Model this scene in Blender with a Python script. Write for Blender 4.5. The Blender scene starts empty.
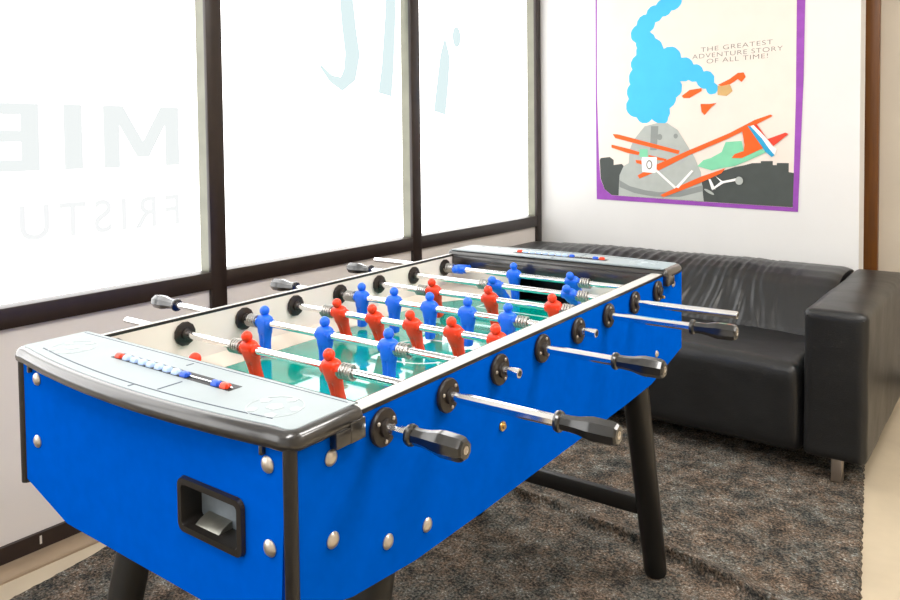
import bpy, bmesh, math, random
from mathutils import Vector, Matrix, noise
PI = math.pi
random.seed(4)
S = bpy.context.scene
COL = S.collection
HZ = 0.80                                    # rod height above the floor: table coordinates have z = 0 at the rods

# ------------------------------------------------------------------ materials
def lin(c):
    return tuple(((v/255)/12.92 if v/255 <= .04045 else ((v/255+.055)/1.055)**2.4) for v in c)
def mat(name, rgb, rough=.5, metal=0., coat=0., coat_rough=.05, var=0., scale=20., bump=0., bscale=200., spec=.5, emit=None, estr=0.):
    m = bpy.data.materials.new(name); m.use_nodes = True
    nt = m.node_tree; b = nt.nodes['Principled BSDF']
    c = lin(rgb)
    b.inputs['Base Color'].default_value = (*c, 1)
    b.inputs['Roughness'].default_value = rough
    b.inputs['Metallic'].default_value = metal
    b.inputs['Coat Weight'].default_value = coat
    b.inputs['Coat Roughness'].default_value = coat_rough
    b.inputs['Specular IOR Level'].default_value = spec
    tc = nt.nodes.new('ShaderNodeTexCoord')
    if var > 0:
        n = nt.nodes.new('ShaderNodeTexNoise'); n.inputs['Scale'].default_value = scale; n.inputs['Detail'].default_value = 4
        r = nt.nodes.new('ShaderNodeValToRGB')
        r.color_ramp.elements[0].position = .3; r.color_ramp.elements[1].position = .7
        r.color_ramp.elements[0].color = (*[v*(1-var) for v in c], 1)
        r.color_ramp.elements[1].color = (*[min(1, v*(1+var)) for v in c], 1)
        nt.links.new(tc.outputs['Object'], n.inputs['Vector']); nt.links.new(n.outputs['Fac'], r.inputs['Fac'])
        nt.links.new(r.outputs['Color'], b.inputs['Base Color'])
    if bump > 0:
        n2 = nt.nodes.new('ShaderNodeTexNoise'); n2.inputs['Scale'].default_value = bscale; n2.inputs['Detail'].default_value = 3
        bp = nt.nodes.new('ShaderNodeBump'); bp.inputs['Strength'].default_value = bump; bp.inputs['Distance'].default_value = .002
        nt.links.new(tc.outputs['Object'], n2.inputs['Vector']); nt.links.new(n2.outputs['Fac'], bp.inputs['Height'])
        nt.links.new(bp.outputs['Normal'], b.inputs['Normal'])
    if emit:
        b.inputs['Emission Color'].default_value = (*lin(emit), 1); b.inputs['Emission Strength'].default_value = estr
    return m

M = dict(
    blue=mat('blue_laminate', (0, 88, 204), .6, spec=0., var=.04, scale=40, bump=.04, bscale=400),
    white=mat('white_laminate', (236, 228, 220), .35, var=.02, scale=8),
    black=mat('black_plastic', (30, 27, 25), .32, var=.1, bump=.05, bscale=500),
    bumper=mat('black_bumper', (30, 28, 27), .3, coat=1., coat_rough=.12, bump=.03, bscale=600, var=.08),
    bearing=mat('bearing_plastic', (34, 27, 23), .4, var=.15, scale=60),
    handle=mat('handle_plastic', (14, 14, 15), .28, coat=1., coat_rough=.1, var=.08),
    leg=mat('leg_paint', (13, 12, 11), .4, bump=.05, bscale=300, var=.1),
    chrome=mat('chrome', (238, 238, 240), .13, 1., var=.02),
    spring=mat('spring_steel', (186, 183, 178), .32, 1., var=.05),
    bolt=mat('bolt_nickel', (206, 198, 188), .32, .85, var=.06),
    brass=mat('brass', (205, 170, 105), .3, .9, var=.08),
    plate=mat('silver_grey_plate', (150, 161, 165), .4, spec=.3, var=.03, scale=15),
    emblem=mat('pale_print', (178, 188, 191), .4, spec=.3, var=.02),
    rail=mat('rail_laminate', (200, 198, 192), .4, var=.03, scale=10),
    line=mat('dark_print', (38, 56, 78), .45, var=.1),
    slot=mat('slot_black', (10, 11, 16), .5, var=.1),
    beadw=mat('bead_white', (176, 202, 240), .3, var=.03),
    beadb=mat('bead_blue', (24, 84, 205), .3, var=.05),
    beadr=mat('bead_red', (226, 62, 28), .3, var=.05),
    red=mat('red_player', (244, 56, 10), .38, var=.06, scale=60),
    bluep=mat('blue_player', (18, 104, 236), .38, var=.06, scale=60),
    field=mat('green_field', (0, 156, 140), .05, coat=.55, coat_rough=.02, var=.05, scale=14, spec=.5),
    fline=mat('field_line', (225, 240, 236), .08, coat=.55, coat_rough=.02, var=.02),
    ramp=mat('ramp_beige', (226, 216, 202), .3, var=.03, scale=14),
    grey=mat('tray_grey', (126, 138, 150), .4, var=.2, scale=30),
    silver=mat('tray_silver', (150, 150, 142), .3, .7, var=.2, scale=30),
    wallw=mat('white_plaster', (223, 223, 222), .7, var=.012, scale=6, bump=.06, bscale=160),
    wallb=mat('cream_panel', (229, 223, 217), .6, var=.02, scale=5, bump=.04, bscale=200),
    beige=mat('beige_panel', (200, 190, 174), .6, var=.03, scale=5, bump=.04, bscale=200),
    strip=mat('brown_grey_strip', (158, 138, 114), .5, var=.06, scale=14),  # brownish strip, darkened further to hold the shade it lies in
    ceil=mat('ceiling_white', (238, 237, 234), .8, var=.02),
    frame=mat('dark_brown_frame', (42, 30, 25), .35, var=.15, scale=25),
    alu=mat('frame_side', (118, 118, 104), .3, .3, var=.1, scale=12),
    tape=mat('pale_mark', (220, 215, 205), .5, var=.05),
    steel=mat('sofa_leg_steel', (170, 160, 150), .3, .9, var=.05),
    canvas=mat('purple_canvas', (150, 74, 176), .75, var=.12, scale=18, bump=.2, bscale=500),
    cream=mat('poster_cream', (233, 222, 212), .75, var=.02, scale=10, bump=.12, bscale=600),
    sky_blue=mat('poster_light_blue', (68, 186, 236), .75, var=.03, scale=12),
    p_dark=mat('poster_dark', (70, 76, 74), .75, var=.06, scale=20),
    p_grey=mat('poster_grey', (176, 182, 178), .75, var=.05, scale=20),
    p_grey2=mat('poster_mid_grey', (140, 146, 144), .75, var=.05, scale=20),
    p_orange=mat('poster_orange', (240, 96, 24), .75, var=.06, scale=20),
    p_red=mat('poster_red', (228, 66, 44), .75, var=.05, scale=20),
    p_mint=mat('poster_mint', (128, 208, 168), .75, var=.05, scale=20),
    p_teal=mat('poster_teal', (38, 160, 206), .75, var=.05, scale=20),
    p_white=mat('poster_white', (248, 248, 246), .75, var=.01, scale=20),
    p_tan=mat('poster_tan', (206, 168, 110), .75, var=.06, scale=20),
    p_ink=mat('poster_ink', (110, 104, 96), .75, var=.1, scale=60),
)

def wood_mat():
    m = mat('brown_wood', (122, 70, 18), .4)
    nt = m.node_tree; b = nt.nodes['Principled BSDF']
    tc = nt.nodes.new('ShaderNodeTexCoord'); mp = nt.nodes.new('ShaderNodeMapping'); mp.inputs['Scale'].default_value = (30, 30, 1.5)
    n = nt.nodes.new('ShaderNodeTexNoise'); n.inputs['Scale'].default_value = 2.5; n.inputs['Detail'].default_value = 6
    r = nt.nodes.new('ShaderNodeValToRGB')
    r.color_ramp.elements[0].color = (*lin((74, 42, 10)), 1); r.color_ramp.elements[1].color = (*lin((128, 76, 20)), 1)
    nt.links.new(tc.outputs['Object'], mp.inputs['Vector']); nt.links.new(mp.outputs['Vector'], n.inputs['Vector'])
    nt.links.new(n.outputs['Fac'], r.inputs['Fac']); nt.links.new(r.outputs['Color'], b.inputs['Base Color'])
    return m
def rug_mat():
    m = mat('rug_pile', (80, 72, 66), .95, spec=.1)
    nt = m.node_tree; b = nt.nodes['Principled BSDF']
    tc = nt.nodes.new('ShaderNodeTexCoord')
    n1 = nt.nodes.new('ShaderNodeTexNoise'); n1.inputs['Scale'].default_value = 16; n1.inputs['Detail'].default_value = 3
    n2 = nt.nodes.new('ShaderNodeTexNoise'); n2.inputs['Scale'].default_value = 150; n2.inputs['Detail'].default_value = 5; n2.inputs['Roughness'].default_value = .7
    mx = nt.nodes.new('ShaderNodeMix'); mx.data_type = 'FLOAT'; mx.inputs[0].default_value = .72
    r = nt.nodes.new('ShaderNodeValToRGB'); e = r.color_ramp.elements
    e[0].position = .36; e[0].color = (*lin((26, 25, 25)), 1)
    e[1].position = .65; e[1].color = (*lin((214, 200, 188)), 1)
    for p, c in ((.44, (58, 56, 55)), (.5, (92, 85, 79)), (.55, (128, 110, 97)), (.6, (122, 124, 124))):
        k = e.new(p); k.color = (*lin(c), 1)
    nt.links.new(tc.outputs['Object'], n1.inputs['Vector']); nt.links.new(tc.outputs['Object'], n2.inputs['Vector'])
    nt.links.new(n1.outputs['Fac'], mx.inputs[2]); nt.links.new(n2.outputs['Fac'], mx.inputs[3])
    n3 = nt.nodes.new('ShaderNodeTexNoise'); n3.inputs['Scale'].default_value = 7; n3.inputs['Detail'].default_value = 5
    n4 = nt.nodes.new('ShaderNodeTexNoise'); n4.inputs['Scale'].default_value = 60; n4.inputs['Detail'].default_value = 3
    m3 = nt.nodes.new('ShaderNodeMix'); m3.data_type = 'FLOAT'; m3.inputs[0].default_value = .5
    r3 = nt.nodes.new('ShaderNodeValToRGB'); r3.color_ramp.elements[0].position = .40; r3.color_ramp.elements[0].color = (.80, .96, 1.0, 1); r3.color_ramp.elements[1].position = .6; r3.color_ramp.elements[1].color = (1.0, .90, .78, 1)
    mm = nt.nodes.new('ShaderNodeMix'); mm.data_type = 'RGBA'; mm.blend_type = 'MULTIPLY'; mm.inputs[0].default_value = 1
    for t in (n3, n4): nt.links.new(tc.outputs['Object'], t.inputs['Vector'])
    nt.links.new(n3.outputs['Fac'], m3.inputs[2]); nt.links.new(n4.outputs['Fac'], m3.inputs[3]); nt.links.new(m3.outputs[0], r3.inputs['Fac'])
    nt.links.new(mx.outputs[0], r.inputs['Fac']); nt.links.new(r.outputs['Color'], mm.inputs[6]); nt.links.new(r3.outputs['Color'], mm.inputs[7])
    nt.links.new(mm.outputs[2], b.inputs['Base Color'])
    bp = nt.nodes.new('ShaderNodeBump'); bp.inputs['Strength'].default_value = .9; bp.inputs['Distance'].default_value = .006
    nt.links.new(n2.outputs['Fac'], bp.inputs['Height']); nt.links.new(bp.outputs['Normal'], b.inputs['Normal'])
    return m
def leather_mat():
    m = mat('black_leather', (30, 30, 31), .42, spec=.5)
    nt = m.node_tree; b = nt.nodes['Principled BSDF']
    tc = nt.nodes.new('ShaderNodeTexCoord')
    n1 = nt.nodes.new('ShaderNodeTexNoise'); n1.inputs['Scale'].default_value = 5; n1.inputs['Detail'].default_value = 4
    r = nt.nodes.new('ShaderNodeValToRGB')
    r.color_ramp.elements[0].color = (*lin((17, 18, 19)), 1); r.color_ramp.elements[1].color = (*lin((28, 29, 30)), 1)
    rr = nt.nodes.new('ShaderNodeMapRange'); rr.inputs['To Min'].default_value = .30; rr.inputs['To Max'].default_value = .42
    v = nt.nodes.new('ShaderNodeTexVoronoi'); v.inputs['Scale'].default_value = 260
    n2 = nt.nodes.new('ShaderNodeTexNoise'); n2.inputs['Scale'].default_value = 22; n2.inputs['Detail'].default_value = 3
    mx = nt.nodes.new('ShaderNodeMix'); mx.data_type = 'FLOAT'; mx.inputs[0].default_value = .8
    bp = nt.nodes.new('ShaderNodeBump'); bp.inputs['Strength'].default_value = .22; bp.inputs['Distance'].default_value = .006
    for t in (n1, v, n2): nt.links.new(tc.outputs['Object'], t.inputs['Vector'])
    nt.links.new(n1.outputs['Fac'], r.inputs['Fac']); nt.links.new(r.outputs['Color'], b.inputs['Base Color'])
    nt.links.new(n1.outputs['Fac'], rr.inputs['Value']); nt.links.new(rr.outputs['Result'], b.inputs['Roughness'])
    nt.links.new(v.outputs['Distance'], mx.inputs[2]); nt.links.new(n2.outputs['Fac'], mx.inputs[3])
    nt.links.new(mx.outputs[0], bp.inputs['Height']); nt.links.new(bp.outputs['Normal'], b.inputs['Normal'])
    return m
def floor_mat():
    m = mat('beige_floor', (190, 176, 152), .32, var=.06, scale=9, bump=.03, bscale=80)
    return m
def film_mat(name, rgb, strength):
    m = mat(name, (235, 238, 238), .6)
    b = m.node_tree.nodes['Principled BSDF']
    if 'lettering' in name: b.inputs['Base Color'].default_value = (.02, .02, .02, 1); b.inputs['Specular IOR Level'].default_value = 0
    b.inputs['Emission Color'].default_value = (*lin(rgb), 1); b.inputs['Emission Strength'].default_value = strength
    return m
M['wood'] = wood_mat(); M['rug'] = rug_mat(); M['leather'] = leather_mat(); M['floor'] = floor_mat()
M['film'] = film_mat('daylit_frosted_film', (255, 255, 255), 3.0)
M['letter'] = film_mat('daylit_grey_lettering', (241, 246, 245), 1.07)
M['letter2'] = film_mat('daylit_pale_lettering', (246, 248, 248), 1.07)
M['script'] = film_mat('daylit_teal_lettering', (226, 244, 245), 1.07)
M['fill_glow'] = film_mat('fill_panel_glow', (255, 251, 247), 18.5)

# ------------------------------------------------------------------ building helpers
WL = {}                                       # world location of every object (none of the parents is rotated)
def link(o, parent, wl):
    COL.objects.link(o); WL[o.name] = Vector(wl)
    if parent is not None:
        o.parent = parent; o.location = Vector(wl) - WL[parent.name]
    else:
        o.location = wl
def empty(name, loc, label, cat, group=None):
    o = bpy.data.objects.new(name, None); o.empty_display_size = .1
    link(o, None, loc); o['label'] = label; o['category'] = cat
    if group: o['group'] = group
    return o
def tag(o, label, cat, group=None):
    o['label'] = label; o['category'] = cat
    if group: o['group'] = group
    return o
def finish(name, bm, ms, smooth=35):
    bmesh.ops.recalc_face_normals(bm, faces=bm.faces[:])
    me = bpy.data.meshes.new(name); bm.to_mesh(me); bm.free()
    for m in (ms if isinstance(ms, (list, tuple)) else [ms]): me.materials.append(m)
    if smooth:
        for p in me.polygons: p.use_smooth = True
        me.set_sharp_from_angle(angle=math.radians(smooth))
    return me
def obj(name, bm, ms, parent=None, smooth=35, xf=None, base=False):
    """one mesh object; vertices are given in world space (or in the frame xf)"""
    if xf is not None: bm.transform(xf)
    lo = Vector((min(v.co[i] for v in bm.verts) for i in range(3))); hi = Vector((max(v.co[i] for v in bm.verts) for i in range(3)))
    c = (lo+hi)/2
    if base: c.z = lo.z
    for v in bm.verts: v.co -= c
    o = bpy.data.objects.new(name, finish(name, bm, ms, smooth)); link(o, parent, c)
    return o
def place(name, me, parent, loc, rot=(0, 0, 0)):
    o = bpy.data.objects.new(name, me); link(o, parent, loc); o.rotation_euler = rot
    return o
def structure(o): o['kind'] = 'structure'; return o
NEW = bmesh.new
def box(bm, x0, x1, y0, y1, z0, z1, bev=0., seg=2, mi=0):
    t = bmesh.new(); bmesh.ops.create_cube(t, size=1)
    for v in t.verts: v.co = Vector(((x0+x1)/2+v.co.x*(x1-x0), (y0+y1)/2+v.co.y*(y1-y0), (z0+z1)/2+v.co.z*(z1-z0)))
    if bev: bmesh.ops.bevel(t, geom=t.edges[:], offset=bev, segments=seg, affect='EDGES', profile=.5)
    merge(bm, t, mi)
def merge(bm, t, mi=0, xf=None):
    if xf is not None: t.transform(xf)
    for f in t.faces: f.material_index = mi
    me = bpy.data.meshes.new('t'); t.to_mesh(me); t.free(); n = len(bm.faces)
    bm.from_mesh(me); bpy.data.meshes.remove(me)
    bm.faces.ensure_lookup_table()
    for f in bm.faces[n:]: f.material_index = mi
def loft(bm, rings, cap=True, mi=0):
    vs = [[bm.verts.new(p) for p in r] for r in rings]; n = len(vs[0])
    for a, b in zip(vs, vs[1:]):
        for i in range(n):
            f = bm.faces.new((a[i], a[(i+1) % n], b[(i+1) % n], b[i])); f.material_index = mi
    if cap:
        f = bm.faces.new(list(reversed(vs[0]))); f.material_index = mi
        f = bm.faces.new(vs[-1]); f.material_index = mi
def basis(d):
    d = Vector(d).normalized(); a = Vector((0, 0, 1)) if abs(d.z) < .9 else Vector((1, 0, 0))
    u = d.cross(a).normalized(); return d, u, d.cross(u)
def lathe(bm, p0, d, prof, seg=24, mi=0, phase=0.):
    """prof: (distance along d, radius)"""
    d, u, w = basis(d); p0 = Vector(p0)
    loft(bm, [[p0+d*h+(u*math.cos(phase+2*PI*i/seg)+w*math.sin(phase+2*PI*i/seg))*r for i in range(seg)] for h, r in prof], True, mi)
def tube(bm, p0, p1, r0, r1=None, seg=20, mi=0):
    p0 = Vector(p0); p1 = Vector(p1); L = (p1-p0).length
    lathe(bm, p0, p1-p0, [(0, r0), (L, r1 if r1 is not None else r0)], seg, mi)
def prism(bm, pts, axis, a0, a1, mi=0, holes=()):
    """extrude the 2D polygon pts (two remaining axes in order) from a0 to a1 along axis, with holes"""
    def P(p, a):
        q = list(p); q.insert(axis, a); return q
    t = bmesh.new(); edges = []
    for lp in [pts]+list(holes):
        vs = [t.verts.new(P(p, a0)) for p in lp]
        edges += [t.edges.new((vs[i], vs[(i+1) % len(vs)])) for i in range(len(vs))]
    bmesh.ops.triangle_fill(t, edges=edges, use_beauty=True)
    r = bmesh.ops.extrude_face_region(t, geom=t.faces[:])
    for v in [g for g in r['geom'] if isinstance(g, bmesh.types.BMVert)]: v.co[axis] = a1
    bmesh.ops.recalc_face_normals(t, faces=t.faces[:])
    merge(bm, t, mi)
def coil(bm, p0, d, L, R, r, turns, seg=14, rs=6):
    d, u, w = basis(d); p0 = Vector(p0); n = int(turns*seg); rings = []
    for i in range(n+1):
        a = 2*PI*i/seg; rad = u*math.cos(a)+w*math.sin(a); c = p0+d*(L*i/n)+rad*R
        rings.append([c+rad*(r*math.cos(2*PI*k/rs))+d*(r*math.sin(2*PI*k/rs)) for k in range(rs)])
    loft(bm, rings)
def rounded(dims, r, res, disp=None):
    """box of half sizes dims with radius r, faces gridded at about res; disp(p, n) -> offset vector"""
    bm = bmesh.new(); hx = Vector(dims)
    for ax in range(3):
        o1, o2 = [i for i in range(3) if i != ax]
        n1 = max(4, int(2*hx[o1]/res)); n2 = max(4, int(2*hx[o2]/res))
        for s in (-1, 1):
            g = [[None]*(n2+1) for _ in range(n1+1)]
            for i in range(n1+1):
                for j in range(n2+1):
                    p = Vector((0, 0, 0)); p[ax] = s*hx[ax]; p[o1] = -hx[o1]+2*hx[o1]*i/n1; p[o2] = -hx[o2]+2*hx[o2]*j/n2
                    g[i][j] = bm.verts.new(p)
            for i in range(n1):
                for j in range(n2):
                    q = (g[i][j], g[i+1][j], g[i+1][j+1], g[i][j+1]); bm.faces.new(q)
    bmesh.ops.remove_doubles(bm, verts=bm.verts[:], dist=1e-5)
    for v in bm.verts:
        q = Vector([max(-hx[i]+r, min(hx[i]-r, v.co[i])) for i in range(3)]); dlt = v.co-q
        if dlt.length > 1e-9: dlt.normalize(); v.co = q+dlt*r
        if disp: v.co += disp(v.co.copy(), dlt)
    return bm
def glyphs(text, size, offset=0., space=1., thick=.0006):
    """text as a mesh in its own XY plane"""
    c = bpy.data.curves.new('t', 'FONT'); c.body = text; c.size = size; c.offset = offset; c.space_character = space; c.extrude = thick
    o = bpy.data.objects.new('t', c); COL.objects.link(o); bpy.context.view_layer.update()
    me = bpy.data.meshes.new_from_object(o.evaluated_get(bpy.context.evaluated_depsgraph_get()))
    bm = bmesh.new(); bm.from_mesh(me)
    bpy.data.objects.remove(o); bpy.data.curves.remove(c); bpy.data.meshes.remove(me)
    return bm
def fit_text(bm, w, h):
    xs = [v.co.x for v in bm.verts]; ys = [v.co.y for v in bm.verts]
    for v in bm.verts:
        v.co.x = (v.co.x-min(xs))/(max(xs)-min(xs))*w; v.co.y = (v.co.y-min(ys))/(max(ys)-min(ys))*h

# room frame: u away from the window wall, v along it towards the poster wall, z up from the floor
AZ = math.radians(2.4575752857)
RP0 = Vector((-1.542, .169, 0)); Un = Vector((math.cos(AZ), -math.sin(AZ), 0)); Vd = Vector((math.sin(AZ), math.cos(AZ), 0))
ROOM = Matrix(((Un.x, Vd.x, 0, RP0.x), (Un.y, Vd.y, 0, RP0.y), (0, 0, 1, 0), (0, 0, 0, 1)))
TAB = Matrix.Translation((0, 0, HZ))

# ------------------------------------------------------------------ the room
U1, V0, VB, VR, ZC = 4.4, -2.9, 2.996, 3.27, 2.72
def rbox(name, m, a, bev=0., kind=True, parent=None):
    bm = NEW(); box(bm, *a, bev=bev); o = obj(name, bm, m, parent, xf=ROOM)
    return structure(o) if kind else o
rbox('floor', M['floor'], (-.12, U1, V0, VR+.1, -.1, 0))
rbox('ceiling', M['ceil'], (-.12, U1, V0, VR+.1, ZC, ZC+.1))
rbox('wall_back', M['wallw'], (-.12, 1.613, VB, VB+.12, 0, ZC))
rbox('wall_recess', M['beige'], (1.3, U1, VR, VR+.1, 0, ZC))
rbox('wall_right', M['beige'], (U1, U1+.1, V0, VR+.1, 0, ZC))
rbox('wall_near', M['wallw'], (-.12, U1, V0-.1, V0, 0, ZC))
SILL0, SILL1, ZW = .6626, .7226, 2.5
rbox('wall_left', M['wallb'], (-.12, -.012, V0, VB, 0, SILL0+.01))
rbox('wall_left_upper', M['wallw'], (-.12, -.012, V0, VB, ZW, ZC))
rbox('baseboard_left', M['frame'], (-.02, 0, V0, VB, 0, .054))
rbox('baseboard_recess', M['frame'], (1.66, U1, VR-.015, VR, 0, .05))
bm = NEW(); box(bm, 0, .083, V0, VB, 0, .008, .003); box(bm, .083, .087, V0, VB, 0, .006)
structure(obj('trim_1', bm, M['strip'], xf=ROOM))
rbox('trim_2', M['wood'], (1.592, 1.652, VR-.04, VR, 0, ZC), .003)
# mullions: brown flange in the room, grey box section behind it
cuts = [(-1.428, -1.366), (-.366, -.304), (.731, .796), (1.829, 1.892), (2.944, 2.996)]
for k, (a, b) in enumerate(cuts):
    bm = NEW(); box(bm, -.012, .004, a, b, 0, ZC, .002)
    box(bm, -.07, -.012, a+.001, b-.001, SILL0, ZW, 0, mi=1)
    structure(obj('trim_%d' % (k+3), bm, [M['frame'], M['alu']], xf=ROOM))
rbox('trim_8', M['frame'], (-.07, .003, V0, VB-.052, SILL0, SILL1), .002)
rbox('trim_9', M['frame'], (-.07, .003, V0, VB-.052, ZW-.06, ZW), .002)
bm = NEW(); box(bm, .0002, .0012, .128, .134, .022, .046)
structure(obj('trim_10', bm, M['tape'], xf=ROOM))
edges = [(V0, -1.428)]+[(cuts[i][1], cuts[i+1][0]) for i in range(4)]  # first two panes are unseen, added to continue the row for light
panes = []
for k, (a, b) in enumerate(edges):
    bm = NEW(); box(bm, -.064, -.056, a, b, SILL1-.01, ZW-.05)
    panes.append(structure(obj('window_%d' % (k+1), bm, M['film'], xf=ROOM)))
# mirrored lettering just in front of the film; its own glow imitates daylight behind
def window_text(pane, text, v_start, width, z0, h, m, offset, space):
    bm = glyphs(text, .2, offset, space); fit_text(bm, width, h)
    for v in bm.verts:
        x, y, t = v.co; v.co = Vector((-.0545+t*.3, v_start-x, z0+y))
    o = obj('lettering', bm, m, pane, xf=ROOM); return o
def block_letter(pts, v_start, width):
    bm = NEW(); prism(bm, [(v_start-x*width, 1.098+y*.197) for x, y in pts], 0, -.0550, -.0542); obj('lettering', bm, M['letter'], panes[2], smooth=0, xf=ROOM)
block_letter([(0, 0), (0, 1), (.25, 1), (.5, .42), (.75, 1), (1, 1), (1, 0), (.8, 0), (.8, .68), (.58, .16), (.42, .16), (.2, .68), (.2, 0)], .655, .27)
block_letter([(0, 0), (0, 1), (1, 1), (1, 0)], .318, .058)
block_letter([(0, 0), (0, 1), (1, 1), (1, .83), (.33, .83), (.33, .6), (.9, .6), (.9, .43), (.33, .43), (.33, .17), (1, .17), (1, 0)], .188, .16)
window_text(panes[2], 'FRISTU', .649, .525, .895, .105, M['letter2'], .0025, 1.3)
def stroke(pane, pts, m):
    """brush stroke: (v, z, half width) along its centre line"""
    bm = NEW(); n = len(pts); L = []; R = []
    for i, (v, z, w) in enumerate(pts):
        a = pts[max(0, i-1)]; b = pts[min(n-1, i+1)]; t = Vector((b[0]-a[0], b[1]-a[1])).normalized()
        L.append((v-t.y*w, z+t.x*w)); R.append((v+t.y*w, z-t.x*w))
    prism(bm, L+R[::-1], 0, -.0552, -.0542); obj('lettering', bm, m, pane, xf=ROOM)
stroke(panes[3], [(1.47, 2.0, .035), (1.475, 1.80, .04), (1.49, 1.66, .042), (1.51, 1.54, .045), (1.49, 1.45, .04), (1.44, 1.41, .03), (1.38, 1.43, .016), (1.32, 1.48, .006)], M['script'])
stroke(panes[3], [(1.765, 2.0, .03), (1.76, 1.75, .035), (1.735, 1.5, .04), (1.715, 1.375, .045)], M['script'])
stroke(panes[4], [(2.165, 1.66, .008), (2.165, 1.58, .04), (2.145, 1.46, .045), (2.115, 1.30, .048)], M['script'])
bm = NEW(); prism(bm, [(2.262+.035*math.cos(2*PI*i/20), 1.685+.052*math.sin(2*PI*i/20)) for i in range(20)], 0, -.0552, -.0542)
obj('lettering', bm, M['script'], panes[4], xf=ROOM)

# ------------------------------------------------------------------ unseen fill panels on the ceiling, added to brighten the room
FILL_PANELS = [(1.9, -1.1, 'added white fill panel, out of view on the ceiling nearest the window side of the room'), (2.4, 1.2, 'added white fill panel, out of view on the ceiling in front of the sofa'), (3.6, 1.5, 'added white fill panel, out of view on the ceiling above the passage beside the sofa')]
for u, v, lb in FILL_PANELS:
    c = ROOM @ Vector((u, v, ZC))
    r = empty('fill_panel', (c.x, c.y, ZC), lb, 'added fill light', 'added fill panels')
    bm = NEW(); box(bm, u-.32, u+.32, v-.62, v+.62, ZC-.03, ZC-.002, .004); obj('fill_panel_case', bm, M['ceil'], r, xf=ROOM)
    bm = NEW(); box(bm, u-.29, u+.29, v-.59, v+.59, ZC-.036, ZC-.029); obj('fill_panel_face', bm, M['fill_glow'], r, xf=ROOM)

# ------------------------------------------------------------------ rug
def rug():
    bm = NEW(); V_0, V_1 = -1.6, 2.5; st = .0095
    nu = int(1.8/st); nv = int((V_1-V_0)/st); g = []
    left = lambda v: max(.095, .170-.137*v) if v > -.2 else .197
    right = lambda v: 2.079-.1439*v if v < 2.23 else 1.758
    ridge = [(.2, 1.30), (.831, 1.274), (1.061, 1.269), (1.21, 1.243), (1.425, 1.221), (1.685, 1.175), (1.9, 1.14)]
    for i in range(nu+1):
        row = []
        for j in range(nv+1):
            v = V_0+(V_1-V_0)*j/nv; a, b = left(v), right(v); u = a+(b-a)*i/nu
            if i in (0, nu): u += .007*noise.noise(Vector((v*42, i, 0)))+.004*noise.noise(Vector((v*110, i, 3)))
            p = Vector((u, v, 0))
            z = .009+.0035*noise.noise(Vector((p.x*9, p.y*9, 0)))+.003*noise.noise(Vector((p.x*38, p.y*38, 5)))
            dy = 0
            for (x0, y0), (x1, y1) in zip(ridge, ridge[1:]):
                if x0 <= p.x < x1:
                    yr = y0+(y1-y0)*(p.x-x0)/(x1-x0)+.012*noise.noise(Vector((p.x*11, 0, 0)))
                    fade = min(1, (p.x-.2)/.4)
                    gq = fade*(.75+.5*noise.noise(Vector((p.x*5, 2, 0))))*math.exp(-((p.y-yr)/.026)**2); z += .040*gq; dy -= .040*gq
                    z += fade*.006*math.exp(-((p.y-yr+.10)/.03)**2)
            if i in (0, nu) or j in (0, nv): z = .001
            row.append(bm.verts.new((p.x, p.y+dy, z)))
        g.append(row)
    for i in range(nu):
        for j in range(nv): bm.faces.new((g[i][j], g[i+1][j], g[i+1][j+1], g[i][j+1]))
    # flat underside
    rim = [g[i][0] for i in range(nu+1)]+[g[nu][j] for j in range(1, nv+1)]+[g[i][nv] for i in range(nu-1, -1, -1)]+[g[0][j] for j in range(nv-1, 0, -1)]
    low = [bm.verts.new((v.co.x, v.co.y, .0004)) for v in rim]
    for k in range(len(rim)): bm.faces.new((rim[k], low[k], low[(k+1) % len(rim)], rim[(k+1) % len(rim)]))
    bm.faces.new(low)
    o = obj('rug', bm, M['rug'], xf=ROOM, smooth=60, base=True)
    tag(o, 'dark mottled grey brown pile rug lying under the football table', 'rug')
rug()

# ------------------------------------------------------------------ sofa
so = ROOM @ Vector((.9, 2.45, 0))
sofa = empty('sofa', so, 'black leather two seat sofa against the white wall under the poster', 'sofa')
def shifted(bm, c): bm.transform(Matrix.Translation(c)); return bm
def fold(p, n): 
    return n*(.003*noise.noise(p*6)+.0008*noise.noise(p*22))
def arm(uc, nm):
    def d(p, n):
        b = .009*max(0, 1-(p.x/.095)**2)*max(0, n.z)**2*max(0, 1-(p.y/.485)**4)          # the top is a little domed
        return fold(p+Vector((uc, 0, 0)), n)+n*b
    bm = shifted(rounded((.095, .485, .25), .018, .016, d), (uc, 2.44, .335))
    for s in (-1, 1):                                                   # corner seam knots
        lathe(bm, (uc+s*.082, 1.958, .565), (s*.35, -1, .35), [(-.006, .005), (.003, .0045), (.005, .002)], 10)
    return obj(nm, bm, M['leather'], sofa, xf=ROOM, smooth=60)
arm(1.709, 'armrest'); arm(.10, 'armrest')
def seat(p, n):
    o = fold(p*1.3, n)
    if n.z > .3 or n.y < -.3: o += n*(.006*noise.noise(Vector((p.x*14, p.y*3, 1)))*max(0, 1-abs(p.x+.3)/.5))
    if n.z > .5: o += Vector((0, 0, .012*(1-(p.x/.7)**2)))
    return o
obj('seat_cushion', shifted(rounded((.706, .362, .158), .045, .016, seat), (.903, 2.33, .226)), M['leather'], sofa, xf=ROOM, smooth=70)
bm = NEW(); box(bm, .19, 1.615, 2.03, 2.9, .088, .2, .01); obj('seat_base', bm, M['leather'], sofa, xf=ROOM)
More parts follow.
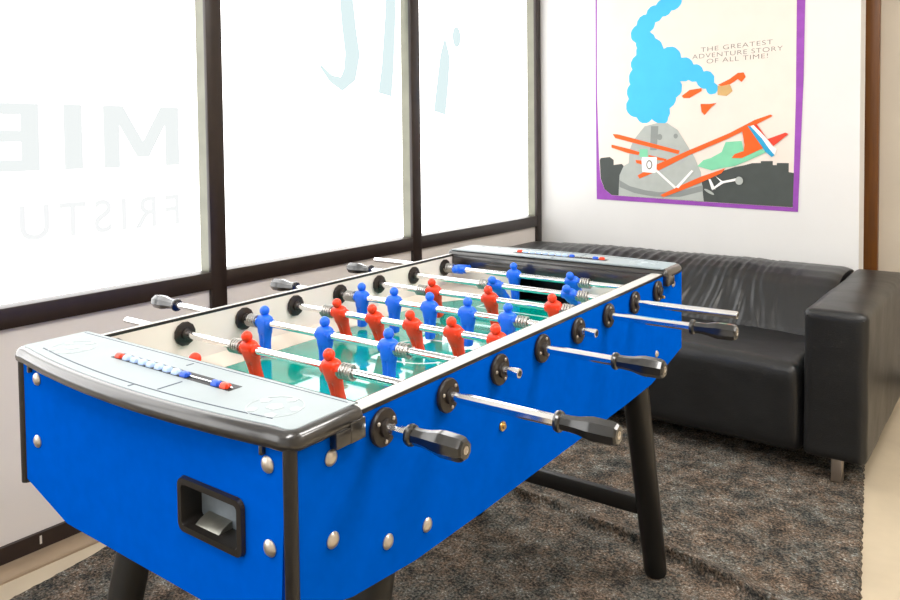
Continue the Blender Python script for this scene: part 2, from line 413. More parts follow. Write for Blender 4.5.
# backrest: profile swept along u, with gathered vertical creases
def backrest():
    prof = [(2.46, .30), (2.40, .345), (2.385, .375), (2.40, .41), (2.44, .46), (2.49, .51), (2.545, .555), (2.60, .583), (2.67, .600), (2.76, .606), (2.84, .602), (2.91, .590), (2.955, .565), (2.968, .52), (2.968, .30), (2.968, .10), (2.75, .10), (2.55, .10), (2.5, .2)]
    # resample closed profile
    P = [Vector((a, b)) for a, b in prof]; pts = []
    for i in range(len(P)):
        a, b = P[i], P[(i+1) % len(P)]; n = max(1, int((b-a).length/.012))
        pts += [a+(b-a)*k/n for k in range(n)]
    nu = 190; rings = []; c = Vector((2.7, .35))
    for i in range(nu+1):
        u = .196+1.411*i/nu; ring = []
        endf = min(1, (1.607-u)/.05, (u-.196)/.05)
        for p in pts:
            out = (p-c).normalized(); front = p.x < 2.72 and p.y > .31
            k = 0
            if front or (p.y > .56):
                h = (p.y-.3)/.3
                w = max(0, min(1, (1.53-u)/.3))*max(0, min(1, (u-.25)/.2))
                q = u+.10*(h-.5)*math.sin(u*5)+.012*noise.noise(Vector((p.y*8, u*3, 2)))
                r = noise.noise(Vector((q*26, h*1.0, 0)))
                r2 = noise.noise(Vector((q*55, h*1.6, 7)))
                ridge = (1-abs(r))**2-.45
                fade = max(.25, min(1, (p.y-.34)/.08))
                k = w*fade*(.014*ridge+.005*r2)*(.55 if p.x > 2.75 else 1)
                k += .0025*noise.noise(Vector((u*9, p.x*9, p.y*9)))
            k -= .012*(1-endf)**2
            ring.append((u, p.x+out.x*k, p.y+out.y*k))
        rings.append(ring)
    bm = NEW(); loft(bm, rings); obj('backrest', bm, M['leather'], sofa, xf=ROOM, smooth=60)
backrest()
for u, v in ((1.715, 1.985), (.09, 1.985), (1.715, 2.88), (.09, 2.88)):
    bm = NEW(); box(bm, u-.017, u+.017, v-.017, v+.017, .010, .092, .003); obj('leg', bm, M['steel'], sofa, xf=ROOM)

# ------------------------------------------------------------------ poster on the wall
POST = {
 'canvas':[(0.351,0.831),(1.364,0.813),(1.384,1.424),(1.389,1.789),(1.394,2.05),(0.345,2.05),(0.348,1.917),(0.347,1.374)],
 'inner':[(0.366,1.046),(0.373,0.947),(0.397,0.888),(0.439,0.856),(0.912,0.842),(1.342,0.833),(1.352,1.333),(1.354,1.793),(1.357,2.03),(0.358,2.03),(0.357,1.916),(0.355,1.591),(0.356,1.374)],
 'sky':[(0.37,1.046),(0.376,1.057),(0.428,1.063),(0.451,1.047),(0.451,1.02),(0.497,1.026),(0.514,1.01),(0.553,1.016),(0.732,0.894),(0.912,0.96),(1.081,1.018),(1.128,1.028),(1.16,1.038),(1.201,1.039),(1.201,1.048),(1.254,1.049),(1.254,1.03),(1.272,1.03),(1.272,1.04),(1.324,1.04),(1.324,0.998),(1.346,0.994),(1.342,0.834),(0.912,0.843),(0.439,0.857),(0.398,0.888),(0.375,0.947)],
 'hill':[(0.479,0.856),(0.485,0.966),(0.508,1.015),(0.537,1.031),(0.542,1.101),(0.565,1.154),(0.625,1.225),(0.695,1.241),(0.748,1.238),(0.8,1.203),(0.851,1.121),(0.882,1.071),(0.917,0.99),(0.932,0.844)],
 'band':[(0.485,0.939),(0.542,0.909),(0.625,0.89),(0.706,0.882),(0.811,0.891),(0.927,0.925),(0.929,0.895),(0.811,0.861),(0.679,0.857),(0.57,0.872),(0.485,0.902)],
 'wing1':[(0.446,1.187),(0.48,1.184),(0.598,1.153),(0.811,1.098),(0.805,1.08),(0.598,1.13),(0.463,1.165)],
 'wing2':[(0.44,1.13),(0.542,1.106),(0.598,1.09),(0.592,1.074),(0.531,1.085),(0.44,1.114)],
 'wing2b':[(0.647,1.075),(0.743,1.054),(0.738,1.044),(0.647,1.056)],
 'wing3':[(0.576,1.048),(0.614,1.045),(0.614,1.024),(0.581,1.032)],
 'bigA':[(0.587,0.966),(0.685,1.023),(0.861,1.101),(1.057,1.184),(1.173,1.245),(1.244,1.269),(1.253,1.262),(1.15,1.207),(1.033,1.15),(0.862,1.076),(0.706,0.997),(0.598,0.95)],
 'bigB':[(0.711,0.867),(0.811,0.917),(0.912,0.965),(1.038,1.012),(1.019,0.987),(0.912,0.935),(0.811,0.891),(0.727,0.857)],
 'body':[(0.9,1.02),(0.93,1.05),(0.966,1.061),(1.019,1.091),(1.038,1.14),(1.113,1.145),(1.123,1.101),(1.196,1.111),(1.227,1.092),(1.15,1.053),(1.081,1.023),(1.019,1.012),(0.971,1.0)],
 'tailO':[(1.113,1.208),(1.15,1.221),(1.195,1.177),(1.232,1.12),(1.173,1.091),(1.114,1.062),(1.067,1.062),(1.081,1.081),(1.123,1.096),(1.127,1.125)],
 'tailB':[(1.141,1.217),(1.154,1.216),(1.205,1.158),(1.236,1.111),(1.263,1.077),(1.25,1.068),(1.223,1.092)],
 'tailW':[(1.154,1.216),(1.168,1.221),(1.222,1.163),(1.254,1.12),(1.271,1.106),(1.263,1.077),(1.236,1.111),(1.205,1.158)],
 'tailR':[(1.168,1.221),(1.182,1.225),(1.231,1.153),(1.31,1.183),(1.323,1.176),(1.258,1.12),(1.222,1.163)],
 'white':[(0.609,1.048),(0.614,1.064),(0.69,1.064),(0.693,1.059),(0.69,0.986),(0.679,0.981),(0.614,0.985)],
 'ob1':[(0.916,1.331),(0.96,1.329),(0.994,1.333),(0.97,1.314),(0.936,1.275),(0.921,1.291)],
 's1':[(0.821,1.375),(0.861,1.403),(0.921,1.41),(0.921,1.395),(0.886,1.377),(0.861,1.363),(0.831,1.364)],
 's2':[(0.999,1.421),(1.056,1.447),(1.094,1.474),(1.121,1.475),(1.131,1.453),(1.112,1.43),(1.094,1.445),(1.061,1.423),(1.018,1.415)],
 'tan':[(0.999,1.416),(1.056,1.423),(1.07,1.388),(1.042,1.365),(0.999,1.372)],
 'mint':[(0.598,1.106),(0.642,1.106),(0.642,1.064),(0.598,1.064)],
 'strut1':[(0.679,0.996),(0.69,1.002),(0.795,0.911),(0.785,0.903)],
 'strut2':[(0.79,0.911),(0.872,1.0),(0.882,0.995),(0.805,0.906)],
 'gearA':[(0.956,0.956),(0.966,0.957),(0.991,0.907),(0.971,0.907)],
 'gearB':[(0.99,0.972),(1.024,0.948),(1.095,0.965),(1.105,0.955),(1.029,0.938),(0.976,0.902),(0.971,0.907),(1.015,0.945)],
}
pc = ROOM @ Vector((.87, VB, .82))
poster = empty('poster', pc, 'cream painted cloth poster with purple border hanging on the white wall', 'poster')
def flat(name, polys, layer, m, parent=poster):
    back = VB-.0008; fr = back-.002-.0007*layer
    for p in polys:
        bm = NEW(); prism(bm, [(u, z) for u, z in p], 1, back if layer == 0 else fr+.0006, fr)
        obj(name, bm, m, parent, smooth=0, xf=ROOM)
P = POST
flat('cloth_sheet', [P['canvas']], 0, M['canvas'])
flat('cream_panel', [P['inner']], 1, M['cream'])
flat('skyline', [P['sky']], 2, M['p_dark'])
flat('grey_hill', [P['hill']], 3, M['p_grey'])
flat('hill_band', [P['band']], 4, M['p_grey2'])
# a plain drifting cloud plume in light blue
PLUME = [(0.524,1.318),(0.524,1.348),(0.538,1.372),(0.528,1.396),(0.528,1.416),(0.534,1.434),(0.546,1.448),(0.540,1.464),(0.540,1.494),(0.546,1.510),(0.558,1.526),(0.550,1.544),(0.550,1.562),(0.560,1.584),(0.580,1.600),(0.580,1.628),(0.584,1.636),(0.578,1.652),(0.578,1.664),(0.560,1.678),(0.552,1.692),(0.550,1.718),(0.556,1.734),(0.568,1.748),(0.582,1.756),(0.586,1.776),(0.600,1.796),(0.620,1.806),(0.634,1.806),(0.642,1.828),(0.656,1.842),(0.672,1.848),(0.686,1.848),(0.698,1.864),(0.716,1.874),(0.724,1.896),(0.744,1.914),(0.740,1.930),(0.746,1.956),(0.758,1.972),(0.774,1.984),(0.786,1.988),(0.814,1.988),(0.838,1.976),(0.854,1.956),(0.858,1.944),(0.858,1.916),(0.848,1.894),(0.822,1.874),(0.820,1.846),(0.814,1.834),(0.800,1.820),(0.782,1.812),(0.768,1.812),(0.754,1.794),(0.736,1.786),(0.722,1.786),(0.704,1.766),(0.682,1.760),(0.680,1.746),(0.672,1.728),(0.654,1.714),(0.676,1.696),(0.682,1.680),(0.706,1.664),(0.714,1.654),(0.728,1.620),(0.744,1.628),(0.774,1.628),(0.788,1.622),(0.808,1.602),(0.814,1.590),(0.818,1.568),(0.844,1.568),(0.858,1.562),(0.872,1.548),(0.880,1.530),(0.898,1.530),(0.910,1.524),(0.922,1.512),(0.930,1.492),(0.948,1.494),(0.964,1.488),(0.982,1.466),(0.982,1.434),(0.996,1.422),(1.000,1.414),(1.000,1.396),(0.988,1.380),(0.966,1.376),(0.956,1.380),(0.948,1.388),(0.942,1.406),(0.932,1.406),(0.916,1.412),(0.902,1.426),(0.894,1.444),(0.872,1.444),(0.856,1.454),(0.842,1.448),(0.816,1.450),(0.814,1.448),(0.822,1.432),(0.820,1.398),(0.812,1.384),(0.792,1.368),(0.790,1.352),(0.780,1.332),(0.758,1.314),(0.760,1.288),(0.750,1.266),(0.748,1.252),(0.740,1.242),(0.724,1.234),(0.704,1.236),(0.678,1.250),(0.664,1.262),(0.650,1.248),(0.638,1.242),(0.612,1.242),(0.596,1.252),(0.580,1.274),(0.564,1.276),(0.548,1.284),(0.532,1.300)]
flat('cloud_plume', [PLUME], 2.4, M['sky_blue'])
flat('printed_biplane_wing', [P[k] for k in ('wing1', 'wing2', 'wing2b', 'wing3', 'bigA')], 6, M['p_orange'])
flat('printed_biplane_body', [P['body'], P['mint']], 5, M['p_mint'])
flat('printed_biplane_lower_wing', [P['bigB'], P['tailO']], 7, M['p_orange'])
flat('printed_tail_stripe', [P['tailB']], 8, M['p_teal'])
flat('printed_tail_stripe', [P['tailW'], P['white']], 8, M['p_white'])
flat('printed_tail_stripe', [P['tailR']], 8, M['p_red'])
flat('printed_strut', [P['strut1'], P['strut2'], P['gearA'], P['gearB']], 8, M['p_white'])
flat('printed_ring', [[(.652+.016*math.cos(a), 1.024+.024*math.sin(a)) for a in [2*PI*i/20 for i in range(20)]]], 9, M['p_ink'])
flat('printed_ring_centre', [[(.652+.011*math.cos(a), 1.024+.018*math.sin(a)) for a in [2*PI*i/20 for i in range(20)]]], 10, M['p_white'])
flat('printed_wheel', [[(.96+.022*math.cos(a)-.01*math.sin(a), .893+.012*math.sin(a)-.008*math.cos(a)) for a in [2*PI*i/20 for i in range(20)]],
                       [(1.103+.018*math.cos(a), .952+.02*math.sin(a)) for a in [2*PI*i/20 for i in range(20)]]], 9, M['p_grey'])
flat('hill_window', [[(cx+r*math.cos(2*PI*i/16), cz+r*1.15*math.sin(2*PI*i/16)) for i in range(16)] for cx, cz, r in ((.706, 1.168, .014), (.79, 1.172, .011))], 4, M['p_grey2'])
flat('hill_door', [[(.655, 1.10), (.69, 1.10), (.70, 1.225), (.66, 1.225)]], 4, M['p_grey2'])
flat('printed_orange_leaf', [P['ob1'], P['s1'], P['s2']], 5, M['p_orange'])
flat('printed_tan_patch', [P['tan']], 4, M['p_tan'])
for txt, a, b, z, dz in (('THE GREATEST', .916, 1.251, 1.594, .020), ('ADVENTURE STORY', .874, 1.295, 1.562, .018), ('OF ALL TIME!', .945, 1.23, 1.535, .012)):
    bm = glyphs(txt, .03, -.0004, 1.1, .0003); fit_text(bm, b-a, .0215)
    for v in bm.verts:
        x, y, t = v.co; v.co = Vector((a+x, VB-.0036-t, z-.005+y+dz*x/(b-a)*.55))
    obj('printed_caption', bm, M['p_ink'], poster, smooth=0, xf=ROOM)

# ------------------------------------------------------------------ football table
XL, XR, YN, YF, YC = -.64, 0., -.164, 1.25, .5425
table = empty('football_table', (-.32, YC, 0.), 'blue table football game with red and blue players standing on the dark rug', 'football table')
def tpart(name, bm, m, parent=table, **k): return obj(name, bm, m, parent, xf=TAB, **k)
# cabinet panels
side_prof = [(YN+.004, .0275), (YN+.004, -.172), (-.06, -.200), (.07, -.214), (.25, -.2185), (.85, -.2235), (1.02, -.221), (YF-.004, -.184), (YF-.004, .0275)]
for x0, x1 in ((-.018, 0.), (XL-.002, XL+.006)):
    bm = NEW(); prism(bm, side_prof, 0, x0, x1); tpart('side_panel', bm, M['blue'], smooth=20)
end_prof = [(XL+.006, .03), (XL+.018, -.172), (-.50, -.2105), (-.14, -.2125), (-.018, -.172), (-.006, .03)]
hole = [(-.2, -.062), (-.087, -.062), (-.087, -.122), (-.2, -.122)]
bm = NEW(); prism(bm, end_prof, 1, YN, YN+.018, holes=[hole]); tpart('end_panel', bm, M['blue'], smooth=20)
bm = NEW(); prism(bm, end_prof, 1, YF-.018, YF); tpart('end_panel', bm, M['blue'], smooth=20)
bm = NEW(); box(bm, XL+.02, -.02, YN+.03, YF-.03, -.19, -.175); tpart('bottom_board', bm, M['black'])
for x, y in ((-.003, YN+.004), (XL+.010, YN+.004)):
    bm = NEW(); tube(bm, (x, y, -.179), (x, y, .026), .0088, seg=20); tpart('corner_post', bm, M['black'])
# rails and inner walls
for sx in (0, 1):
    bm = NEW(); a, b = ((-.030, -.0185) if sx == 0 else (-.6215, -.61))
    if sx == 0: box(bm, -.030, -.0185, -.04, 1.1, -.084, .0275)
    else: box(bm, -.634, -.629, -.04, 1.1, -.084, .0275)
    tpart('inner_wall', bm, M['white'])
    bm = NEW(); x0, x1 = ((-.0305, .0005) if sx == 0 else (XL-.0025, -.6285))
    box(bm, x0+.0022, x1-.0022, -.045, 1.1, .0275, .0335, .001); box(bm, x0, x0+.0022, -.045, 1.1, .0273, .0333, .0008, mi=1); box(bm, x1-.0022, x1, -.045, 1.1, .0273, .0333, .0008, mi=1)
    tpart('top_rail', bm, [M['rail'], M['black']])
GO = [(-.415, -.064), (-.415, -.012), (-.225, -.012), (-.225, -.064)]
for y0, y1 in ((-.055, -.043), (1.098, 1.11)):
    bm = NEW(); prism(bm, [(-.6288, -.080), (-.415, -.080)]+[(-.415, -.012), (-.225, -.012)]+[(-.225, -.080), (-.0305, -.080), (-.0305, .02), (-.6288, .02)], 1, y0, y1)
    tpart('end_wall', bm, M['white'])
for y0, y1 in ((-.13, -.057), (1.112, 1.2)):                      # dark goal boxes
    bm = NEW(); box(bm, -.43, -.21, y0, y1, -.098, -.088); box(bm, -.43, -.42, y0, y1, -.088, .01); box(bm, -.22, -.21, y0, y1, -.088, .01)
    yb = y0 if y0 < 0 else y1-.008
    box(bm, -.42, -.22, yb, yb+.008, -.088, .01); box(bm, -.43, -.21, y0, y1, .01, .018); tpart('goal_box', bm, M['slot'])
# playing field with its printed lines
bm = NEW(); box(bm, -.629, -.03, -.043, 1.098, -.085, -.075); field = tpart('playing_field', bm, M['field'])
def ring(bm, cx, cy, r, w, a0=0, a1=2*PI, n=48, z0=-.0749, z1=-.0745):
    p = [(cx+(r+w)*math.cos(a0+(a1-a0)*i/n), cy+(r+w)*math.sin(a0+(a1-a0)*i/n)) for i in range(n+1)]
    q = [(cx+r*math.cos(a0+(a1-a0)*i/n), cy+r*math.sin(a0+(a1-a0)*i/n)) for i in range(n+1)]
    for i in range(n): prism(bm, [p[i], p[i+1], q[i+1], q[i]], 2, z0, z1)
bm = NEW(); ring(bm, -.32, .525, .085, .006); tpart('field_line', bm, M['fline'], field)
bm = NEW(); box(bm, -.55, -.09, .522, .528, -.0749, -.0745); tpart('field_line', bm, M['fline'], field)
for s in (-1, 1):
    bm = NEW(); yy = .525+s*.42; box(bm, -.45, -.19, yy-.003, yy+.003, -.0749, -.0745)
    for x in (-.45, -.19): box(bm, x-.003, x+.003, min(yy, .525+s*.565), max(yy, .525+s*.565), -.0749, -.0745)
    tpart('field_line', bm, M['fline'], field)
# sloping beige borders along the walls and in the corners
for sx in (0, 1):
    bm = NEW(); x0, x1 = ((-.0305, -.074) if sx == 0 else (-.6288, -.583))
    prism(bm, [(x0, -.0752), (x1, -.0752), (x1, -.0742), (x0, -.058)], 1, -.043, 1.098); tpart('side_ramp', bm, M['ramp'], smooth=15)
for sx in (0, 1):
    for sy in (0, 1):
        x0 = -.0305 if sx == 0 else -.6288; dx = -.15 if sx == 0 else .15
        y0 = -.043 if sy == 0 else 1.098; dy = .28 if sy == 0 else -.28
        bm = NEW(); v = [bm.verts.new(p) for p in ((x0, y0, -.0751), (x0+dx, y0, -.0751), (x0, y0+dy, -.0751), (x0, y0, -.045))]
        for f in ((0, 1, 2), (0, 1, 3), (0, 2, 3), (1, 2, 3)): bm.faces.new([v[i] for i in f])
        tpart('corner_ramp', bm, M['ramp'], smooth=0)

# end caps with score counters
def inset(pts, d):
    n = len(pts); out = []
    for i in range(n):
        a, b, c = Vector(pts[i-1]), Vector(pts[i]), Vector(pts[(i+1) % n])
        t = ((b-a).normalized()+(c-b).normalized()); t = t.normalized() if t.length > 1e-6 else (c-b).normalized()
        nn = Vector((-t.y, t.x)); out.append(b+nn*d)
    return out
def cap_outline():
    """counter clockwise plan of the near cap"""
    r = .024; x0, x1, yb, yf, bow = -.652, .012, -.042, -.166, .030
    pts = []
    def front(x):
        s = (x-(x0+x1)/2)/((x1-x0)/2); return yf-bow*(1-s*s)
    n = 40
    # rounded front-left, bowed front, rounded front-right, then the back corners
    for k in range(7):
        a = PI+PI/2*k/6; pts.append((x0+r+r*math.cos(a), yf+r*.9+r*math.sin(a)-.004))
    for k in range(1, n):
        x = x0+r+(x1-x0-2*r)*k/n; pts.append((x, front(x)))
    for k in range(7):
        a = 1.5*PI+PI/2*k/6; pts.append((x1-r+r*math.cos(a), yf+r*.9+r*math.sin(a)-.004))
    r2 = .010
    for cx, a0 in ((x1-r2, 0), (x0+r2, PI/2)):
        for k in range(5): a = a0+PI/2*k/4; pts.append((cx+r2*math.cos(a), yb-r2+r2*math.sin(a)))
    return pts
def end_cap(far):
    O = cap_outline()
    fy = (lambda y: 1.058-y) if far else (lambda y: y)
    def flip(bm):
        for v in bm.verts: v.co.y = fy(v.co.y)
        return bm
    bm = NEW(); rings = []
    for z, d in ((.0215, .010), (.022, .004), (.025, .001), (.030, 0), (.0355, .001), (.040, .0035), (.0432, .0075), (.0446, .012), (.0446, .014)):
        rings.append([(p.x, p.y, z) for p in inset(O, d)])
    loft(bm, rings)
    # clamps on both sides and under the front
    box(bm, -.001, .0118, -.097, -.043, .003, .024, .002); box(bm, -.0005, .0128, -.072, -.0435, .003, .03, .002)
    box(bm, -.652, -.6405, -.097, -.043, .003, .024, .002)
    for x in (-.046, -.60): box(bm, x, x+.006, YN-.006, YN+.001, .010, .023, .001)
    box(bm, -.628, -.031, -.0425, -.0335, -.006, .030, .002)
    cap = tpart('score_cap', flip(bm), M['bumper'])
    plate = [Vector((p.x, -.0455 if p.y > -.062 else p.y)) for p in inset(O, .0135)]
    bm = NEW()
    loft(bm, [[(p.x, p.y, .0435) for p in plate], [(p.x, p.y, .0450) for p in plate], [(p.x, p.y, .0456) for p in inset(plate, .0008)]])
    tpart('top_plate', flip(bm), M['plate'], cap)
    # printed lines following the edge
    bm = NEW(); z0, z1 = .0456, .0460
    A, B = inset(O, .029), inset(O, .0310)
    idx = list(range(8, 45))
    for i in idx[:-1]: prism(bm, [A[i], A[i+1], B[i+1], B[i]], 2, z0, z1)
    box(bm, -.63, -.01, -.0535, -.0525, z0, z1)
    for x, ya, yb in ((-.257, -.161, -.122), (-.315, -.072, -.059), (-.303, -.166, -.176)): box(bm, x-.0013, x+.0013, min(ya, yb), max(ya, yb), z0, z1)
    tpart('printed_line', flip(bm), M['line'], cap)
    # two pale football emblems
    for cx in (-.075, -.555):
        bm = NEW(); cy = -.116
        ring(bm, cx, cy, .036, .0012, 0, 2*PI, 36, z0, z1)
        pent = lambda x, y, r, a: [(x+r*math.cos(a+2*PI*k/5), y+r*math.sin(a+2*PI*k/5)) for k in range(5)]
        prism(bm, pent(cx, cy, .012, PI/2), 2, z0, z1)
        for k in range(5):
            a = PI/2+2*PI*k/5; prism(bm, pent(cx+.029*math.cos(a), cy+.029*math.sin(a), .008, a+PI), 2, z0, z1)
        tpart('printed_football', flip(bm), M['emblem'], cap)
    # score counter
    sy = -.103
    bm = NEW(); box(bm, -.452, -.170, sy-.0085, sy+.0145, .0455, .0460, 0)
    tpart('score_slot', flip(bm), M['slot'], cap)
    bm = NEW(); tube(bm, (-.45, sy, .0475), (-.172, sy, .0475), .0012, seg=8); tpart('score_wire', flip(bm), M['chrome'], cap)
    xs = [-.438+.0205*i for i in range(9)]+[-.205, -.186]
    for i, x in enumerate(xs):
        bm = NEW(); lathe(bm, (x-.0078, sy-.001, .0462), (1, 0, 0), [(0, .0035), (.002, .0062), (.0078, .0068), (.0136, .0062), (.0156, .0035)], 16)
        tpart('score_bead', flip(bm), M['beadr'] if i in (0, 10) else M['beadb'] if i in (8, 9) else M['beadw'], cap)
end_cap(False); end_cap(True)

# ball return tray in the near end
def rrect(x0, x1, z0, z1, r, n=6):
    p = []
    for cx, cz, a0 in ((x1-r, z1-r, 0), (x0+r, z1-r, PI/2), (x0+r, z0+r, PI), (x1-r, z0+r, 1.5*PI)):
        p += [(cx+r*math.cos(a0+PI/2*k/n), cz+r*math.sin(a0+PI/2*k/n)) for k in range(n+1)]
    return p
bm = NEW(); o_ = rrect(-.207, -.078, -.129, -.055, .012); i_ = rrect(-.197, -.089, -.1185, -.0655, .006); i2 = rrect(-.198, -.088, -.1195, -.0645, .006)
y = YN-.0005
L = [[(a, y-.0005, b) for a, b in o_], [(a, y-.006, b) for a, b in rrect(-.2055, -.0795, -.1275, -.0565, .011)], [(a, y-.006, b) for a, b in i2], [(a, y-.002, b) for a, b in i_], [(a, y+.026, b) for a, b in i_]]
loft(bm, L, cap=False); tray = tpart('ball_tray', bm, M['black'])
bm = NEW(); box(bm, -.197, -.089, y+.026, y+.029, -.119, -.065); tpart('tray_back', bm, M['grey'], tray)
bm = NEW(); prism(bm, [(y+.004, -.1185), (y+.026, -.1185), (y+.026, -.109), (y+.019, -.1105), (y+.012, -.1135), (y+.006, -.117)], 0, -.182, -.135); tpart('tray_scoop', bm, M['silver'], tray)

# bolts
def bolt(p, d, r=.0105):
    bm = NEW(); lathe(bm, p, d, [(-.004, r*.8), (0, r), (.0012, r), (.003, r*.85), (.0046, r*.55), (.0054, r*.2)], 20); tpart('bolt', bm, M['bolt'])
for x, z in ((-.578, .002), (-.582, -.100), (-.036, -.001), (-.035, -.101)): bolt((x, YN-.0003, z), (0, -1, 0))
for yy, z in ((-.096, -.008), (-.095, -.111), (.011, -.160), (.1, -.175), (1.052, -.155), (.985, -.185), (1.175, -.002), (1.175, -.105)): bolt((.0003, yy, z), (1, 0, 0), .0105 if yy < .9 else .009)
bm = NEW(); lathe(bm, (.0003, .311, -.098), (1, 0, 0), [(-.003, .006), (.002, .0085), (.004, .008), (.0042, .004), (.0075, .004), (.008, .003)], 14); tpart('socket_screw', bm, M['brass'])
# lock beside the last bearing
bm = NEW(); lathe(bm, (.0003, 1.066, .004), (1, 0, 0), [(-.002, .010), (.005, .010), (.007, .008), (.0072, .003), (.012, .003)], 18); lk = tpart('lock', bm, M['bearing'])
bm = NEW(); box(bm, .0003, .009, 1.060, 1.072, -.022, -.010, .002); lathe(bm, (.009, 1.066, -.016), (1, 0, 0), [(0, .004), (.006, .004), (.008, .0025)], 12); tpart('lock_catch', bm, M['brass'], lk)

# legs and cross bars
for s in (1, -1):
    ends = []
    for sx in (0, 1):
        xx = -.052 if sx == 0 else (-.588 if s < 0 else -.622)
        a = Vector((xx, YC+s*.490, -.185)); b = Vector((xx, YC+s*.653, -.786))
        bm = NEW(); d = (b-a); L = d.length
        lathe(bm, a, d, [(0, .0325), (L*.5, .031), (L-.012, .0295), (L-.003, .0285), (L, .025)], 28); tpart('leg', bm, M['leg']); ends.append(a+d*.665)
    bm = NEW(); c = ends[0]; box(bm, ends[1].x+.02, ends[0].x-.02, c.y-.011, c.y+.011, c.z-.026, c.z+.018, .003); tpart('cross_bar', bm, M['leg'])

# bearings
def bearing_mesh(inner):
    bm = NEW(); d = (1, 0, 0)
    if inner: lathe(bm, (0, 0, 0), d, [(0, .0225), (.002, .0242), (.006, .0238), (.0075, .020), (.0077, .012), (.0115, .0115), (.0125, .0095)], 12, phase=.2)
    else: lathe(bm, (0, 0, 0), d, [(0, .0252), (.004, .0260), (.0068, .0245), (.0075, .0215), (.0078, .0125), (.012, .012), (.013, .010)], 32)
    return finish('bearing', bm, M['bearing'])
def screw_mesh():
    bm = NEW(); lathe(bm, (.0074, 0, 0), (1, 0, 0), [(0, .0028), (.0012, .0028), (.002, .0018)], 10); return finish('screw', bm, M['bolt'])
bme = bearing_mesh(False); bmi = bearing_mesh(True); sme = screw_mesh()
for i in range(8):
    yy = .15*i
    o = place('bearing', bme, table, (.0018, yy, HZ))
    for k in range(3):
        a = .5+2*PI*k/3+.25*i; place('screw', sme, o, (.002, yy+.018*math.cos(a), HZ+.018*math.sin(a)))
    place('bearing', bmi, table, (-.6286, yy, HZ))

# players
def figure_mesh(name, m):
    bm = NEW(); n = 28
    secs = [(-.0545, .0078, .0085, 0), (-.053, .0088, .0098, 0), (-.046, .0092, .0102, .25), (-.036, .0105, .0088, .45), (-.026, .0122, .0084, .4), (-.018, .0136, .0088, .2), (-.0165, .0146, .0094, 0), (-.008, .0158, .0102, 0), (.001, .0172, .0110, 0), (.007, .0176, .0106, 0), (.0115, .0166, .0096, 0), (.0145, .0130, .0082, 0), (.0162, .0085, .0068, 0), (.0172, .0058, .0058, 0)]
    rings = []
    for z, rx, ry, gr in secs:
        rg = []
        for k in range(n):
            a = 2*PI*k/n; c, s = math.cos(a), math.sin(a)
            e = .8; x = 1.1*rx*math.copysign(abs(c)**e, c); y = 1.22*ry*math.copysign(abs(s)**e, s)
            y *= 1-gr*math.exp(-(x/.0032)**2)
            rg.append((x, y, z))
        rings.append([(x, y, z*(1.27 if z < 0 else 1)) for x, y, z in rg])
    for k in range(11):
        ph = -PI/2+.55+(PI-.55)*k/10; r = max(.0004, .0101*math.cos(ph)); rings.append([(r*math.cos(2*PI*j/n), r*1.02*math.sin(2*PI*j/n), .0252+.0106*math.sin(ph)) for j in range(n)])
    loft(bm, rings)
    lathe(bm, (-.0198, 0, 0), (1, 0, 0), [(0, .0098), (.0015, .0108), (.0381, .0108), (.0396, .0098)], 20)   # clamp sleeve on the rod
    lathe(bm, (.010, -.010, .004), (0, -1, 0), [(0, .003), (.0018, .003), (.0026, .002)], 10)                # screw boss
    return finish(name, bm, m, 40)
FR = figure_mesh('player_figure', M['red']); FB = figure_mesh('player_figure', M['bluep'])
bm = NEW(); coil(bm, (0, 0, 0), (1, 0, 0), .029, .0118, .0022, 4.6); spring_me = finish('spring', bm, M['spring'], 60)
def handle_mesh():
    """from its collar at x = 0 to its faceted tip"""
    bm = NEW(); d = (1, 0, 0)
    lathe(bm, (0, 0, 0), d, [(0, .0105), (.0015, .0138), (.005, .0148), (.0085, .0138), (.010, .0115)], 24)
    lathe(bm, (0, 0, 0), d, [(.009, .0112), (.022, .0112), (.034, .0124), (.046, .0152), (.054, .0166), (.080, .0160), (.0855, .0146), (.0885, .0118), (.0890, .0066), (.085, .006)], 8, phase=PI/8)
    return finish('handle', bm, M['handle'], 25)
hand_me = handle_mesh()
bm = NEW(); lathe(bm, (.0855, 0, 0), (1, 0, 0), [(0, .0055), (.0035, .0055), (.0038, .003), (.002, .0025)], 12); tip_me = finish('handle_bolt', bm, M['bolt'])
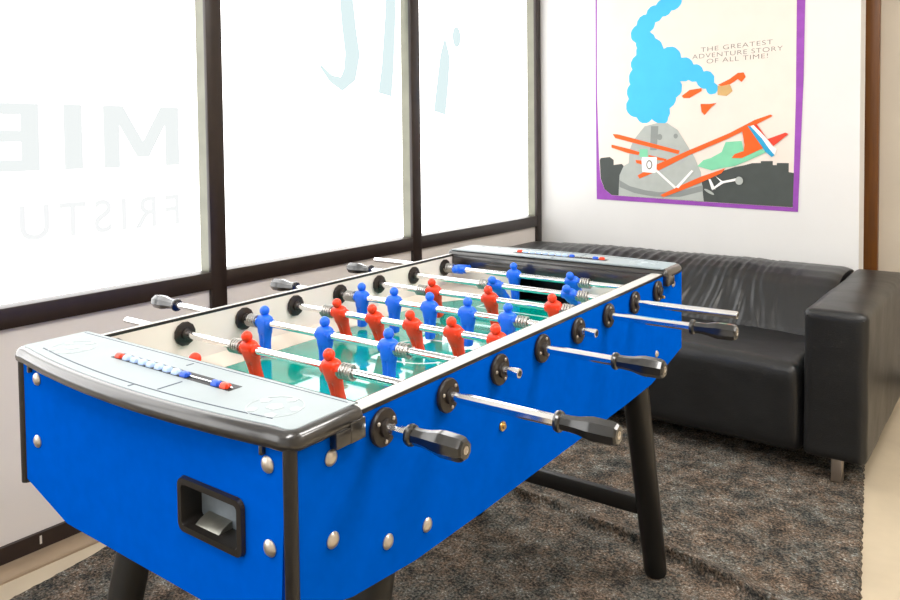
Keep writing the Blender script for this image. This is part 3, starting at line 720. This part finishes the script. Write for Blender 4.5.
# per rod: team, figure positions, their swing, where the rod ends left and right, side of the handle
RODS = [
 ('r', [-.392], [0.], -.67, .046, 'R'),
 ('r', [-.433, -.229], [.27, .27], -.826, .180, 'R'),
 ('b', [-.561, -.389, -.229], [0., 0., 0.], -.857, .042, 'L'),
 ('r', [-.488, -.388, -.288, -.187, -.088], [.36]*5, -.67, .137, 'R'),
 ('b', [-.555, -.456, -.354, -.253, -.153], [0.]*5, -.775, .043, 'L'),
 ('r', [-.450, -.288, -.123], [.36, .36, .36], -.67, .174, 'R'),
 ('b', [-.362, -.156], [.85, .85], -.777, .227, 'L'),
 ('b', [-.572, -.394, -.219], [1.5, .1, .75], -.892, .012, ''),
]
for i, (team, xs, sw, xl, xr, side) in enumerate(RODS):
    yy = .15*i; bm = NEW()
    tube(bm, (xl, yy, 0), (xr, yy, 0), .0072, seg=20)
    if side == 'R' and xr > .1: lathe(bm, (.012, yy, 0), (1, 0, 0), [(0, .006), (.02, .0082), (xr-.012, .0082)], 8, phase=PI/8)
    elif side == 'R': lathe(bm, (.012, yy, 0), (1, 0, 0), [(0, .006), (.012, .0082), (xr-.012, .0082)], 8, phase=PI/8)
    elif xr > .1: lathe(bm, (.012, yy, 0), (1, 0, 0), [(0, .006), (.02, .0082), (xr-.013, .0082), (xr-.012, .0055)], 16)
    elif xr > .03: lathe(bm, (.012, yy, 0), (1, 0, 0), [(0, .006), (.010, .0082), (xr-.013, .0082), (xr-.012, .0066), (xr-.014, .0045)], 16)
    rod = tpart('player_rod', bm, M['chrome'])
    if i in (2, 4):
        bm = NEW(); lathe(bm, (xr-.0118, yy, 0), (1, 0, 0), [(.0, .0050), (.0125, .0050), (.0126, .003)], 12); tpart('rod_end_hole', bm, M['bearing'], rod)
    for x, a in zip(xs, sw): place('player_figure', FR if team == 'r' else FB, rod, (x, yy, HZ), (a, 0, 0))
    if i > 0:
        for x in (xs[0]-.020-.029, xs[-1]+.020):
            if x > -.64: place('spring', spring_me, rod, (x, yy, HZ))
    if side == 'R':
        h = place('handle', hand_me, rod, (xr, yy, HZ), (.3*i, 0, 0)); place('handle_bolt', tip_me, rod, (xr, yy, HZ))
    elif side == 'L':
        h = place('handle', hand_me, rod, (xl, yy, HZ), (.2, 0, PI)); place('handle_bolt', tip_me, rod, (xl, yy, HZ), (0, 0, PI))

# ------------------------------------------------------------------ light, sky and camera
w = bpy.data.worlds.new('World'); S.world = w; w.use_nodes = True
w.node_tree.nodes['Background'].inputs['Color'].default_value = (.75, .87, 1, 1); w.node_tree.nodes['Background'].inputs['Strength'].default_value = 1.0

C = Vector((.6344, -.7575, .3812+HZ)); yaw, pitch, roll = -.6389, .0384, .0127
fwd = Vector((math.sin(yaw)*math.cos(pitch), math.cos(yaw)*math.cos(pitch), -math.sin(pitch)))
right = Vector((math.cos(yaw), -math.sin(yaw), 0)); down = fwd.cross(right)
r_ = right*math.cos(roll)+down*math.sin(roll); d_ = down*math.cos(roll)-right*math.sin(roll)
cam = bpy.data.cameras.new('Camera'); co = bpy.data.objects.new('Camera', cam); COL.objects.link(co)
co.matrix_world = Matrix(((r_.x, -d_.x, -fwd.x, C.x), (r_.y, -d_.y, -fwd.y, C.y), (r_.z, -d_.z, -fwd.z, C.z), (0, 0, 0, 1)))
cam.sensor_width = 36; cam.lens = 756.267*36/900
cam.shift_x = (450-420.863)/900; cam.shift_y = -(300-166.58)/900; cam.clip_start = .02
S.camera = co
S.view_settings.view_transform = 'Standard'; S.view_settings.look = 'None'; S.view_settings.gamma = 1; S.view_settings.use_curve_mapping = False
S.view_settings.exposure = -0.1
S.cycles.max_bounces = 8
